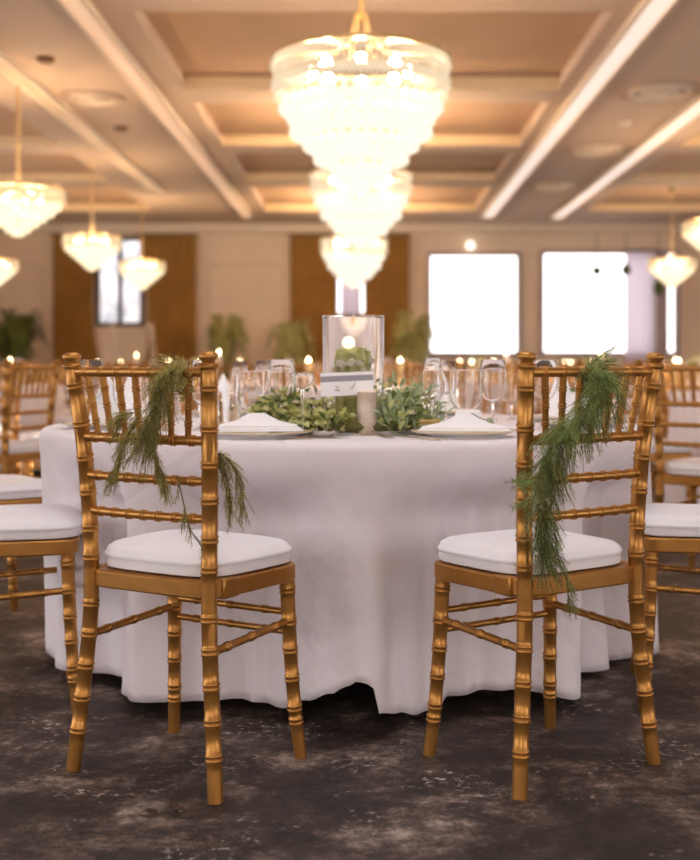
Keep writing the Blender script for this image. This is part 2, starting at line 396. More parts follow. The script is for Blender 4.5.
# chandeliers
def drops(b, r, z, n, w, h, jit=0):
    for k in range(n):
        a = 2 * PI * (k + jit) / n; x, y = r * math.cos(a), r * math.sin(a)
        hh = h * random.uniform(.93, 1.05)
        b.grid([[(x + w * f * cx, y + w * f * cy, z - hh * t) for cx, cy in ((1, 0), (0, 1), (-1, 0), (0, -1))] for t, f in ((0, .25), (.3, .6), (.68, 1), (.9, .75), (1, .25))], True, True, True)
def chandelier(R, band, tiers, mb_, mt_, rod, label, group, arm=.5):
    """origin at the top rim; tiers = [(radius, z, drop)]"""
    r = empty('chandelier', (0, 0, 0), 0, label, 'chandelier', group)
    b = MB(); b.lathe([(R - .02, 0), (R + .012, 0), (R + .012, -.03), (R - .02, -.03)], 64, cap0=False, cap1=False)
    b.lathe([(R - .015, -band * .55), (R + .008, -band * .55), (R + .008, -band * .55 - .015), (R - .015, -band * .55 - .015)], 64, cap0=False, cap1=False)
    b.build('top_hoop', GOLD2, r)
    b = MB(); n = int(2 * PI * R / .036)
    for k in range(n):
        a = 2 * PI * k / n
        b.box(R * math.cos(a) - .008, R * math.cos(a) + .008, R * math.sin(a) - .008, R * math.sin(a) + .008, -band, -.02)
    drops(b, R + .012, -.03, n, .014, .07); drops(b, R + .008, -band * .55, n, .014, .08, .5)
    b.build('crystal_band', mt_, r)
    for rr, z, d in tiers:
        b = MB(); b.lathe([(rr - .02, z), (rr, z), (rr, z - .015), (rr - .02, z - .015)], 48, cap0=False, cap1=False)
        ho = b.build('tier_hoop', GOLD2, r)
        b = MB()
        n = max(8, int(2 * PI * rr / .085)); drops(b, rr, z, n, .045, d); 
        if rr > .12: drops(b, rr - .05, z, max(8, int(2 * PI * (rr - .05) / .075)), .036, d, .5)
        b.build('crystal_tier', mb_, r)
    b = MB(); b.sphere((0, 0, 0), .04 if R > .5 else .034, 10); me = None     # lamps inside
    for k in range(8):
        a = 2 * PI * k / 8
        if me is None: o = b.build('bulb', LAMP if R > .5 else LAMPS, r); me = o.data
        else: o = bpy.data.objects.new('bulb', me); COL.objects.link(o); o.parent = r
        o.location = (R * .55 * math.cos(a), R * .55 * math.sin(a), -.10)
    b = MB()
    for k in range(6):
        a = 2 * PI * k / 6; b.tube([(R * .97 * math.cos(a), R * .97 * math.sin(a), 0), (R * .28 * math.cos(a), R * .28 * math.sin(a), .035), (R * .12 * math.cos(a), R * .12 * math.sin(a), R * arm * .4), (.03 * math.cos(a), .03 * math.sin(a), R * arm)], .008 if arm > .3 else .006, 6)
    b.tube([(0, 0, R * arm * .9), (0, 0, rod)], .018, 8)
    b.build('hanging_frame', GOLD2, r)
    b = MB(); b.lathe([(.03, rod - .10), (.09, rod - .05), (.11, rod)], 24); b.build('ceiling_canopy', GOLD2, r)
    return r
CT = H + .145          # underside of the recessed panels
TIERS = [(.53, -.29, .11), (.47, -.37, .11), (.455, -.45, .12), (.36, -.56, .10), (.29, -.63, .12), (.17, -.73, .09), (.14, -.78, .09), (.04, -.84, .09)]
TOPZ = 3.03
bigc = chandelier(.60, .29, TIERS, CRYS, CRYST, CT - TOPZ, 'largest glowing tiered crystal chandelier at the top centre', 'large tiered chandeliers in the centre aisle')
bigc.location = ((361 - VPX) * 8.3 / FPX, 8.3, TOPZ)
TOPZ = 3.24
midc = chandelier(.60, .29, TIERS, CRYS, CRYST, CT - TOPZ, 'middle glowing crystal chandelier directly below the largest one', 'large tiered chandeliers in the centre aisle')
midc.location = ((361 - VPX) * 14.6 / FPX, 14.6, TOPZ)
copy_tree(midc, ((354 - VPX) * 22.2 / FPX, 22.2, TOPZ), 0.5, 'farthest of the three central chandeliers, hanging just above the lantern')
SZ = 2.80
smallc = chandelier(.475, .17, [(.41, -.16, .08), (.34, -.22, .08), (.26, -.28, .08), (.18, -.34, .08), (.10, -.40, .08), (.03, -.45, .07)],
                    CRYS2, CRYST2, CT - SZ, 'small yellow chandelier nearest at the far left edge', 'small chandeliers in the side bays', .12)
def hang(o, px, py, Y):
    z = CAMZ + (VPY - py) * Y / FPX; o.location = ((px - VPX) * Y / FPX, Y, min(z, SZ))
hang(smallc, 18, 188, 12.8)
for px, py, Y, lb in ((92, 231, 17.6, 'small yellow chandelier second from the left edge, before the brown drape'),
                      (142, 261, 22.0, 'smallest yellow chandelier in front of the far left window'),
                      (-6, 258, 21.6, 'half cut off chandelier low at the left edge above the palm'),
                      (672, 253, 21.5, 'small yellow chandelier before the far right window'),
                      (716, 221, 15.5, 'half cut off chandelier at the far right edge')):
    o = copy_tree(smallc, None, .3, lb); hang(o, px, py, Y); o.scale = (.86, .86, 1)

# ---------------------------------------------------------------- drapes, plants and small things along the back wall
def drape(px0, px1, m, label, name='drape', z0=.03, z1=3.70, y=ZW - .16, waves=7, tie=0, group=None):
    x0, x1 = wx(px0), wx(px1); b = MB(); n = waves * 10; rows = []
    for i in range(13):
        t = i / 12; z = z1 + (z0 - z1) * t; row = []
        for j in range(n + 1):
            u = j / n; x = x0 + (x1 - x0) * u
            if tie: x += tie * (x1 - x0) * .35 * math.sin(PI * min(1, t * 1.2)) * (u if tie < 0 else 1 - u)
            row.append((x, y + .05 * math.sin(u * waves * 2 * PI + .6 * math.sin(3 * t)) * (.6 + .4 * t), z))
        for j in range(n, -1, -1):
            row.append((row[j][0], row[j][1] + .012, z))
        rows.append(row)
    b.grid(rows, True, True, True)
    r = empty(name, ((x0 + x1) / 2, y, z1), 0, label, 'curtain', group)
    o = b.build('cloth_panel', m, r); o.location = (-(x0 + x1) / 2, -y, -z1)
    b = MB(); b.tube([(-(x1 - x0) / 2 - .05, .0, .02), ((x1 - x0) / 2 + .05, .0, .02)], .025, 10); b.build('curtain_rod', FRAMED, r)
drape(55, 104, DRAPE, 'brown floor length drape left of the far left window', tie=-.6, group='brown drapes on the back wall')
drape(139, 197, DRAPE, 'brown floor length drape right of the far left window', tie=.5, group='brown drapes on the back wall')
drape(291, 338, DRAPE, 'brown drape left of the narrow window behind the lantern', group='brown drapes on the back wall')
drape(364, 409, DRAPE, 'brown drape right of the narrow window behind the lantern', group='brown drapes on the back wall')
drape(624, 654, SHEER, 'white sheer curtain hanging inside the wide right window', 'sheer_curtain', waves=5, z1=3.35)

drape(341, 361, SHEER, 'white sheer curtain added to dim the narrow window behind the chandelier', 'sheer_curtain', waves=4, z0=wz(316), z1=wz(260))  # added sheer that tones down the bright narrow pane
def palm(px, w, top, label, n=26, seed=1, m=LEAF_D):
    rnd = random.Random(seed); X = (px - VPX) * 24.6 / FPX
    r = empty('potted_palm', (X, 24.6, 0), 0, label, 'plant', 'potted palms along the back wall')
    b = MB(); b.lathe([(.16, 0), (.24, .40), (.26, .42), (.23, .42), (.20, .36)], 20, cap1=True); b.build('pot', POT, r)
    st = MB(); lf = MB()
    for k in range(n):
        a = rnd.uniform(0, 2 * PI); reach = rnd.uniform(.35, 1) * w / 2; h = rnd.uniform(.62, 1) * top
        P = catmull([(0, 0, .36), (.25 * reach * math.cos(a), .25 * reach * math.sin(a), h * .75), (.65 * reach * math.cos(a), .65 * reach * math.sin(a), h), (reach * math.cos(a), reach * math.sin(a), h * .82)], 5)
        st.tube(P, .008, 4)
        for i in range(3, len(P)):
            for sgn in (-1, 1):
                d = (P[i] - P[i - 1]).normalized(); side = d.cross(Vector((0, 0, 1))).normalized() * sgn
                L = .26 * (1 - abs(i / len(P) - .55)); p = P[i]
                q = p + (side * .8 + d * .6 + Vector((0, 0, -.35))) * L; mid = (p + q) / 2; wv = d * .028
                lf.add([p, mid + wv, q, mid - wv], [(0, 1, 2, 3)])
    st.build('stem_cluster', STEM, r); lf.build('fronds', m, r, smooth=0)
palm(14, 1.5, 2.05, 'bushy green palm at the far left, beside the brown drape', 46, 1)
palm(226, 1.0, 1.98, 'green palm on the left of the pair before the cream panel', 30, 2, LEAF_A)
palm(290, 1.1, 1.80, 'lower green palm on the right of the pair before the cream panel', 30, 3, LEAF_A)
palm(412, 1.1, 2.02, 'green palm right of the lantern beside the large window', 34, 4, LEAF_A)
r = empty('wall_lamp', (wx(470), ZW - .01, wz(246)), 0, 'small round glowing wall lamp above the middle right window', 'lamp')
b = MB(); b.sphere((0, -.10, 0), .09, 16); b.build('globe', BULB, r)
b = MB(); b.lathe([(.05, 0), (.05, .09)], 12); o = b.build('mount', TRIM, r); o.rotation_euler = (PI / 2, 0, 0)
for px, py, h, lb in ((594, 272, .22, 'small dark pendant hanging left in the wide right window'), (623, 271, .26, 'small dark pendant hanging in the middle of the wide right window'),
                   (655, 289, .34, 'lowest dark pendant, right in the wide right window')):
    r = empty('window_pendant', (wx(px), ZW - .32, H - .2), 0, lb, 'ornament', 'dark pendants in the wide window')
    zb = wz(py) - (H - .2)
    b = MB(); b.tube([(0, 0, 0), (0, 0, zb)], .006, 6); b.build('cord', BLACK, r)
    b = MB(); b.lathe([(.02, zb + h / 2), (.09, zb + h * .3), (.11, zb - h * .1), (.06, zb - h * .4), (.01, zb - h / 2)], 16); b.build('body', LEAF_D, r)
# wooden easels under the left window
for px, lb in ((112, 'thin pale easel standing left below the far left window'), (150, 'thin pale easel standing right below the far left window')):
    r = empty('easel', ((px - VPX) * 24.2 / FPX, 24.2, 0), 0, lb, 'easel', 'easels below the window')
    for sx in (-1, 1):
        b = MB(); b.tube([(.24 * sx, -.12, 0), (.03 * sx, 0, 1.75)], .022, 8); b.build('leg', TRIM, r)
    b = MB(); b.tube([(0, .35, 0), (0, .02, 1.7)], .02, 8); b.build('leg', TRIM, r)
    b = MB(); b.box(-.24, .24, -.1, -.05, .78, .82); b.build('ledge', TRIM, r)

# ---------------------------------------------------------------- chiavari chairs
def ringed(path_pts, base, rings, n=14, taper=None, amp=.0022, halfw=.009):
    """tube along a curve with turned double rings at the given z (or parameter) values"""
    P = catmull(path_pts, 10); L = [0]
    for i in range(1, len(P)): L.append(L[-1] + (P[i] - P[i - 1]).length)
    T = L[-1]
    def at(s):
        s = max(0, min(T, s))
        for i in range(1, len(P)):
            if L[i] >= s: return P[i - 1].lerp(P[i], (s - L[i - 1]) / max(1e-9, L[i] - L[i - 1]))
        return P[-1]
    ss = {0.0: 0, T: 0}
    for k in range(1, 14): ss[T * k / 14] = 0
    for rg in rings:
        c = rg * T
        ss = {s: v for s, v in ss.items() if abs(s - c) > halfw * 1.15 or s in (0.0, T)}
        for f, a in ((-1, 0), (-.8, .85), (-.5, 1), (-.2, .6), (-.08, -.25), (.08, -.25), (.2, .6), (.5, 1), (.8, .85), (1, 0)):
            s = c + f * halfw
            if 0 < s < T: ss[s] = a * amp
    keys = sorted(ss); m = MB()
    m.tube([at(s) for s in keys], [(base if taper is None else base + (taper - base) * s / T) + ss[s] for s in keys], n)
    return m

def post_pts(s):
    return [(.200 * s, -.172, 0), (.184 * s, -.161, .16), (.169 * s, -.152, .32), (.166 * s, -.150, .44), (.170 * s, -.153, .58), (.178 * s, -.164, .74), (.191 * s, -.183, .894)]
def post_at(s, z):
    P = post_pts(s)
    for a, c in zip(P, P[1:]):
        if c[2] >= z:
            t = (z - a[2]) / (c[2] - a[2]); return Vector(a).lerp(Vector(c), t)
    return Vector(P[-1])
def leg_pts(s): return [(.166 * s, .132, .43), (.171 * s, .139, .25), (.179 * s, .148, .10), (.188 * s, .157, 0)]
def leg_at(s, z):
    P = leg_pts(s)
    for a, c in zip(P, P[1:]):
        if c[2] <= z: return Vector(a).lerp(Vector(c), (a[2] - z) / (a[2] - c[2]))
    return Vector(P[-1])

def seat_outline(y0, y1, wb, wf, e=5.0, n=56):
    out = []; yc, hy = (y0 + y1) / 2, (y1 - y0) / 2
    for k in range(n):
        a = 2 * PI * k / n; c, s = math.cos(a), math.sin(a)
        y = math.copysign(abs(s) ** (2 / e), s); x = math.copysign(abs(c) ** (2 / e), c)
        out.append((x * (wb + (wf - wb) * (y + 1) / 2) / 2, yc + hy * y))
    return out

def chair_parts(lod=False):
    """list of (part name, mesh builder, material, bevel)"""
    n = 8 if lod else 16; out = []
    PR = [.075, .145, .215, .285, .36, .43, .53, .61, .685, .79, .93]
    PR = [.10, .18, .26, .34, .415, .53, .60, .69, .775, .86, .955]
    for s in (-1, 1):
        m = ringed(post_pts(s), .0165, [] if lod else PR, n, .0175)
        t = Vector(post_pts(s)[-1]); m2 = [(0, .017), (.006, .0215), (.010, .0205), (.014, .0135), (.018, .014), (.023, .0195), (.029, .0205), (.034, .0165), (.037, .008)]
        m.tube([t + Vector((.0004 * s, -.12 * d * .6, d - .003)) for d, _ in m2], [r for _, r in m2], n)
        out.append(('back_post', m, GOLD, 0))
    for s in (-1, 1):
        out.append(('leg', ringed(leg_pts(s), .0175, [] if lod else [.10, .27, .42, .57, .73, .80], n, .0145), GOLD, 0))
    def rail(z, nm, r, rings):
        a, c = post_at(-1, z), post_at(1, z); mid = (a + c) / 2 + Vector((0, -.012, 0))
        out.append((nm, ringed([a, a.lerp(mid, .5) + Vector((0, -.003, 0)), mid, c.lerp(mid, .5) + Vector((0, -.003, 0)), c], r, [] if lod else rings, 6 if lod else 12, amp=.0025, halfw=.007), GOLD, 0))
    rr = [.12, .25, .38, .5, .62, .75, .88]
    rail(.885, 'top_rail', .0105, rr); rail(.742, 'back_rail', .0105, rr); rail(.657, 'back_rail', .0095, rr); rail(.578, 'back_rail', .0095, rr)
    for k in range(7):
        u = -.75 + .25 * k
        a = post_at(-1, .885).lerp(post_at(1, .885), (u + 1) / 2) + Vector((0, -.012 * (1 - u * u), 0))
        c = post_at(-1, .742).lerp(post_at(1, .742), (u * .94 + 1) / 2) + Vector((0, -.012 * (1 - u * u), 0))
        out.append(('slat', ringed([a, a.lerp(c, .5), c], .0082, [] if lod else [.25, .5, .75], 6 if lod else 10, .0066, amp=.0022, halfw=.006), GOLD, 0))
    m = MB()
    ol = seat_outline(-.163, .166, .362, .390, 7); il = seat_outline(-.125, .128, .28, .305, 7)
    rows = [[(x, y, z) for x, y in o] for o, z in ((il, .41), (ol, .41), (ol, .448), (il, .448), (il, .41))]
    m.grid(rows, True)
    m.prism(seat_outline(-.135, .138, .29, .32, 7), .432, .444)
    if not lod:
        for s in (-1, 1):     # corner blocks beside the back posts
            m.box(min(s * .186, s * .158), max(s * .186, s * .158), -.125, -.070, .408, .450)
    out.append(('seat_frame', m, GOLD, 0 if lod else .004))
    def bar(a, c, r): out.append(('stretcher', ringed([a, a.lerp(c, .5), c], r, [] if lod else [.2, .5, .8], 6 if lod else 10, amp=.002, halfw=.007), GOLD, 0))
    for s in (-1, 1):
        bar(post_at(s, .300), leg_at(s, .315), .0088)
    bar(leg_at(-1, .335), leg_at(1, .335), .008)
    bar(leg_at(-1, .290), leg_at(1, .290), .008)
    m = MB(); rows = []
    prof = [(.0, .449), (.90, .449), (.985, .453), (1.0, .463), (.993, .472), (1.0, .4735), (1.011, .477), (1.011, .480), (1.0, .4835), (.990, .485), (.975, .492), (.92, .499), (.8, .504), (.55, .508), (.25, .5095), (.03, .51)]
    base = seat_outline(-.148, .178, .350, .384, 4.2, 28 if lod else 64); cy = .012
    for s, z in prof[1:]:
        rows.append([(x * s, cy + (y - cy) * s, z + (.003 * math.sin(9 * x + 3) * math.cos(8 * y) if z > .485 else 0)) for x, y in base])
    m.grid(rows, True, True, True)
    out.append(('seat_cushion', m, CUSHION, 0))
    return out
def make_chair(label, group=None):
    r = empty('chiavari_chair', (0, 0, 0), 0, label, 'chair', group)
    for nm, m, mt, bv in chair_parts():
        o = m.build(nm, mt, r, bv, 50)
        if nm == 'seat_cushion': o['label'] = 'white seat cushion'
    return r
GM = 'chiavari chairs at the front table'
chairL = make_chair('gold chiavari chair at front left with an olive fern sprig on its back', GM)
CL, RL = (-.396, 2.715), math.radians(-31)
chairL.location = (CL[0], CL[1], 0); chairL.rotation_euler = (0, 0, RL)
CR, RR = (.384, 2.745), math.radians(34)
chairR = copy_tree(chairL, (CR[0], CR[1], 0), RR, 'gold chiavari chair at front right with a thick green fern garland on its back')

TC = (-.07, 3.78); TR = .93; TZ = .713
def facing(x, y, tx, ty): return math.atan2(-(tx - x), ty - y)     # +Y of the chair points at the target
sideL = copy_tree(chairL, (-.955, 3.24, 0), facing(-.955, 3.24, .0, 3.52), 'gold chair cut off at the left edge, its white seat beside the front table')
sideR = copy_tree(chairL, (0.905, 3.30, 0), facing(0.905, 3.30, 0, 3.45), 'gold chair cut off at the right edge, its white seat beside the front table')
copy_tree(chairL, (-1.30, 4.15, 0), facing(-1.3, 4.15, -.55, 4.75), 'gold chair back at the left edge just behind the cut off white seat')
copy_tree(chairL, (1.43, 4.95, 0), facing(1.43, 4.95, 2.4, 6.0), 'gold chair at the right edge just behind the cut off white seat')

# ---------------------------------------------------------------- front table and its cloth
def round_table(x, y, R, z, label, group=None):
    r = empty('round_table', (x, y, 0), 0, label, 'table', group)
    b = MB(); b.lathe([(R - .02, z - .036), (R, z - .03), (R, z - .004), (R - .01, z)], 64); b.build('tabletop', WOOD, r)
    for sx in (-1, 1):
        for sy in (-1, 1):
            b = MB(); b.tube([(.34 * sx, .28 * sy, z - .03), (.34 * sx, .30 * sy, 0)], .016, 8); b.build('leg', BLACK, r)
    return r
round_table(TC[0], TC[1], TR - .008, TZ - .004, 'round banquet table in front, hidden under the long white cloth')

HEMPX = [(40, 660), (90, 688), (155, 700), (220, 711), (270, 716), (300, 703), (330, 690), (345, 680), (358, 672), (372, 674), (379, 704), (405, 712), (432, 719), (457, 715), (485, 704), (520, 694), (555, 690), (590, 692), (620, 700), (650, 690)]
def _hem_world():
    out = []
    for px, py in HEMPX:
        k = (px - VPX) / FPX; R = .945     # where the view ray meets the skirt, then its height
        A_, B_, C_ = 1 + k * k, -2 * (k * TC[0] + TC[1]), TC[0] ** 2 + TC[1] ** 2 - R * R
        Y = (-B_ - math.sqrt(max(0, B_ * B_ - 4 * A_ * C_))) / (2 * A_)
        out.append((k * Y - TC[0], max(.02, CAMZ - (py - VPY) * Y / FPX - .03)))
    return out
HEM = _hem_world()
HEM = [(-1.2, HEM[0][1])] + HEM + [(1.2, HEM[-1][1])]
def hem_at(dx):
    for a, c in zip(HEM, HEM[1:]):
        if c[0] >= dx:
            t = (dx - a[0]) / (c[0] - a[0]) if c[0] > a[0] else 0; t = t * t * (3 - 2 * t); return a[1] + (c[1] - a[1]) * t
    return .16
def cloth(R, z, hem, folds, n=420, rows=26, seed=3, amp=1.0, flare=.035):
    rnd = random.Random(seed); th = .0025
    ks = [(k, rnd.uniform(.5, 1) * a, rnd.uniform(0, 2 * PI)) for k, a in folds]
    m = MB(); R0 = [0.01, .2, .5, .75, .9]
    rr = [[(R * f * math.cos(2 * PI * j / n), R * f * math.sin(2 * PI * j / n), z) for j in range(n)] for f in R0]
    for a in (0, .25, .5, .75, 1.0):
        q = a * PI / 2; e = .022
        rr.append([((R - e + e * math.sin(q)) * math.cos(2 * PI * j / n), (R - e + e * math.sin(q)) * math.sin(2 * PI * j / n), z - e + e * math.cos(q)) for j in range(n)])
    for i in range(1, rows + 1):
        t = i / rows; row = []
        for j in range(n):
            a = 2 * PI * j / n
            w = sum(am * (math.cos(k * a + ph + .5 * t * math.sin(a * 3))) for k, am, ph in ks)
            w = w + .35 * abs(w)
            x0, y0 = math.cos(a), math.sin(a)
            zh = hem(x0 * R, y0)
            g = t ** .75
            r = R + flare * t + amp * w * g
            zz = z - .022 + (zh - z + .022) * t
            row.append((r * x0, r * y0, zz))
        rr.append(row)
    m.grid(rr, True, True, False)
    return m
def front_hem(x, s):
    return hem_at(x) if s < .1 else .07
m = cloth(TR, TZ, front_hem, [(5, .010), (9, .010), (14, .016), (19, .012), (23, .007)], seed=8, amp=1.25, flare=.0)
# push the skirt clear of the chair legs and seats that stand against it
def push(m, centre, pts, rad):
    out = []
    for x, y, z in m.v:
        X, Y = x + centre[0], y + centre[1]
        for px, py, zt in pts:
            d = math.hypot(X - px, Y - py)
            if d < rad and z < zt + .12:
                k = (1 - d / rad) ** 1.5 * rad * .55 * min(1, (zt + .12 - z) / .12)
                rr = math.hypot(x, y); x -= x / rr * k; y -= y / rr * k
        out.append((x, y, z))
    m.v = out
fp = []
for ch in ((CL, RL), (CR, RR), ((-.955, 3.24), sideL.rotation_euler[2]), ((0.905, 3.30), sideR.rotation_euler[2])):
    for lx in (-.2, -.1, 0, .1, .2):
        for ly in (.14, .21):
            c, s = math.cos(ch[1]), math.sin(ch[1]); fp.append((ch[0][0] + lx * c - ly * s, ch[0][1] + lx * s + ly * c, .53))
push(m, TC, fp, .16)
o = m.build('tablecloth', CLOTH, None, smooth=60); o.location = (TC[0], TC[1], 0)
sd = o.modifiers.new('thickness', 'SOLIDIFY'); sd.thickness = .002; sd.offset = -1
tag(o, 'long white tablecloth draped over the round front table', 'tablecloth')

# ---------------------------------------------------------------- fern garlands
def fern(stem, leaf, P, lenf, spread, count, nlen, nw, rnd, down=.6, step=.0055, out=Vector((0, -1, 0))):
    P = catmull(P, 14)
    for k in range(count):
        i = rnd.randrange(len(P) - 1); p = P[i].lerp(P[i + 1], rnd.random()); t = (P[i + 1] - P[i]).normalized()
        sidev = Vector((rnd.gauss(0, 1), rnd.gauss(0, 1), rnd.gauss(0, 1))); sidev = (sidev - t * sidev.dot(t)).normalized()
        if sidev.dot(out) < -.2: sidev = sidev - 1.6 * out * sidev.dot(out)
        u = i / len(P); L = lenf(u) * rnd.uniform(.45, 1.2); sp = spread(u) * rnd.uniform(.5, 1.3)
        d = (t * .8 + sidev * sp + Vector((0, 0, -down * rnd.uniform(.3, 1.2)))).normalized()
        q = p.copy(); pts = [q.copy()]; nst = max(4, int(L / step))
        for s in range(nst):
            d = (d + Vector((rnd.gauss(0, .05), rnd.gauss(0, .05), -.02 - .03 * rnd.random()))).normalized(); q = q + d * step; pts.append(q.copy())
        stem.tube(pts[::3] + [pts[-1]], .0006, 3, False)
        for s, q in enumerate(pts[1:]):
            f = math.sin(PI * min(1, .25 + .75 * s / len(pts))) ** .6 + .15
            for _ in range(4):
                w = Vector((rnd.gauss(0, 1), rnd.gauss(0, 1), rnd.gauss(0, 1))); w = (w - d * w.dot(d)).normalized()
                tip = q + (w + d * .45).normalized() * nlen * f * rnd.uniform(.5, 1.3)
                sd = w.cross(d).normalized() * nw / 2; mid = (q + tip) / 2
                leaf.add([q, mid + sd, tip, mid - sd], [(0, 1, 2, 3)])
def to_chair(ch):
    return Matrix.Translation((ch[0][0], ch[0][1], 0)) @ Matrix.Rotation(ch[1], 4, 'Z')
def back_y(z): return post_at(1, min(.9, max(.0, z))).y - .012
rnd = random.Random(5)
# right chair: thick garland from the top rail down across the left post
r = empty('fern_garland', (CR[0], CR[1], 0), RR, 'thick green fern garland draped over the right gold chair', 'garland')
st, lf = MB(), MB()
main = [(-.005, back_y(.9) + .035, .83), (-.012, back_y(.9) + .012, .894), (-.022, back_y(.9) - .036, .880), (-.05, back_y(.85) - .05, .835), (-.10, back_y(.78) - .055, .785), (-.15, back_y(.74) - .06, .755), (-.185, back_y(.70) - .06, .70), (-.19, back_y(.6) - .055, .62), (-.18, back_y(.55) - .05, .55), (-.165, back_y(.5) - .045, .50)]
st.tube(catmull(main, 8), .0035, 6)
fern(st, lf, main, lambda u: .065 + .045 * math.sin(PI * u), lambda u: .75 + .45 * math.sin(PI * u), 640, .0095, .0012, rnd, .35)
st.build('stem', STEM, r); lf.build('foliage', FERN_R, r, smooth=0)
for nm, P, c in (('sprig', [(-.145, back_y(.55) - .05, .57), (-.13, back_y(.5) - .05, .50), (-.105, back_y(.45) - .05, .45), (-.10, back_y(.4) - .05, .40)], 30),
                 ('sprig', [(-.15, back_y(.72) - .06, .70), (-.205, back_y(.7) - .07, .675), (-.25, back_y(.68) - .07, .668)], 30),
                 ('sprig', [(-.15, back_y(.66) - .06, .655), (-.21, back_y(.64) - .07, .635), (-.26, back_y(.63) - .07, .620)], 18),
                 ('sprig', [(-.16, back_y(.6) - .06, .62), (-.185, back_y(.56) - .07, .56), (-.185, back_y(.5) - .07, .51)], 26),
                 ('sprig', [(.01, back_y(.9) - .02, .89), (.035, back_y(.85) - .03, .84), (.04, back_y(.8) - .035, .77)], 34)):
    st = MB(); st.tube(catmull(P, 5), .0014, 5); lf = MB(); fern(st, lf, P, lambda u: .045, lambda u: .6, c, .0105, .0016, rnd, .2)
    s_ = st.build(nm, STEM, r); lf.build('foliage', FERN_R, s_, smooth=0)
# left chair: looser olive sprig
r = empty('fern_garland', (CL[0], CL[1], 0), RL, 'loose olive fern sprig hanging on the left gold chair', 'garland')
st, lf = MB(), MB()
main = [(.115, back_y(.9) + .035, .83), (.12, back_y(.9) + .012, .894), (.115, back_y(.89) - .034, .880), (.10, back_y(.84) - .035, .835), (.075, back_y(.78) - .035, .785), (.05, back_y(.75) - .035, .75)]
st.tube(catmull(main, 8), .003, 6)
fern(st, lf, main, lambda u: .055 + .035 * u, lambda u: .85, 380, .0085, .0013, rnd, .6)
st.build('stem', STEM, r); lf.build('foliage', FERN_L, r, smooth=0)
for P, c in (([(.03, back_y(.77) - .035, .79), (.0, back_y(.74) - .04, .75), (-.02, back_y(.7) - .04, .71), (-.04, back_y(.66) - .04, .665)], 40),
             ([(.02, back_y(.80) - .035, .80), (-.01, back_y(.78) - .04, .795), (-.03, back_y(.75) - .04, .76)], 16),
             ([(.06, back_y(.77) - .035, .78), (.065, back_y(.73) - .04, .74), (.085, back_y(.69) - .04, .69), (.10, back_y(.66) - .04, .655)], 40),
             ([(.115, back_y(.66) - .02, .67), (.12, back_y(.6) - .01, .61), (.13, back_y(.56) - .005, .56), (.16, back_y(.52), .52)], 7),
             ([(.165, back_y(.7) + .035, .72), (.178, back_y(.68) + .05, .69), (.192, back_y(.64) + .05, .65), (.196, back_y(.6) + .05, .60)], 26),
             ([(.165, back_y(.7) + .035, .72), (.20, back_y(.7) + .05, .70), (.222, back_y(.64) + .05, .65), (.232, back_y(.6) + .05, .60)], 30)):
    st = MB(); st.tube(catmull(P, 5), .0014, 5); lf = MB(); fern(st, lf, P, lambda u: .05, lambda u: .45, int(c * 2.4), .010, .0015, rnd, .35)
    s_ = st.build('sprig', STEM, r); lf.build('foliage', FERN_L, s_, smooth=0)

# ---------------------------------------------------------------- table settings of the front table
def on_table(px, Y): return ((px - VPX) * Y / FPX, Y, TZ)
def plate_mb(R=.135):
    m = MB(); m.lathe([(.0001, .005), (R * .62, .005), (R * .66, .0012), (R * .70, .0012), (R * .72, .006), (R, .017), (R, .020), (R * .72, .010), (R * .66, .007), (.0001, .0065)], 48, cap0=False, cap1=False)
    return m
def plate(x, y, label, R=.135, proto=[]):
    if not proto:
        r = empty('dinner_plate', (x, y, TZ), 0, label, 'plate', 'dinner plates on the front table')
        m = plate_mb(R); m.build('dish', CHINA, r); b = MB(); b.lathe([(R - .001, .0165), (R + .0012, .0185), (R, .0205), (R - .004, .0203)], 48, cap0=False, cap1=False); b.build('rim_band', RIM, r); proto.append(r); return r
    return copy_tree(proto[0], (x, y, TZ), 0, label)
def folded_napkin(x, y, rz, label, pts, layers=3):
    """flat folded napkin: stacked, slightly offset layers with a raised ridge"""
    m = MB()
    for k in range(layers):
        z0 = .021 + .0055 * k; s = 1 - .06 * k
        poly = [(px * s, py * s) for px, py in pts]; n = len(poly)
        rim = [[(a, c, z0) for a, c in poly], [(a * 1.01, c * 1.01, z0 + .002) for a, c in poly], [(a * .98, c * .98, z0 + .005) for a, c in poly]]
        if k == layers - 1: rim += [[(a * .55, c * .5, z0 + .014) for a, c in poly], [(a * .2, c * .12, z0 + .032) for a, c in poly]]
        m.grid(rim, True, True, True)
    o = m.build('folded_napkin', LINEN, None, smooth=40); o.location = (x, y, TZ); o.rotation_euler = (0, 0, rz)
    return tag(o, label, 'napkin', 'white napkins on the front table')
SQ = [(-.115, -.075), (-.02, -.085), (.115, -.07), (.10, .03), (.05, .085), (-.05, .085), (-.10, .03)]
p = on_table(259, 3.07); plate(p[0], p[1], 'white plate with folded napkin beside the front left chair'); folded_napkin(p[0] - .005, p[1], .1, 'white folded napkin on the plate beside the front left chair', SQ)
p2 = on_table(463, 3.09); plate(p2[0], p2[1], 'white plate with stacked napkin beside the front right chair')
folded_napkin(p2[0] + .005, p2[1], -.1, 'white folded napkin on the plate beside the front right chair', SQ, 2)
m = MB(); pts = [(-.034, -.012), (.036, -.016), (.034, .016), (-.03, .02)]
m.grid([[(a, c, .033) for a, c in pts], [(a * 1.02, c, .05) for a, c in pts], [(a * .9, c * .9, .068) for a, c in pts], [(a * .8, c * .5, .071) for a, c in pts]], True, True, True)
o = m.build('napkin_roll', LINEN, None, .003, 40); o.location = (p2[0] + .012, p2[1] + .01, TZ); tag(o, 'small upright folded napkin standing on the right front plate', 'napkin')
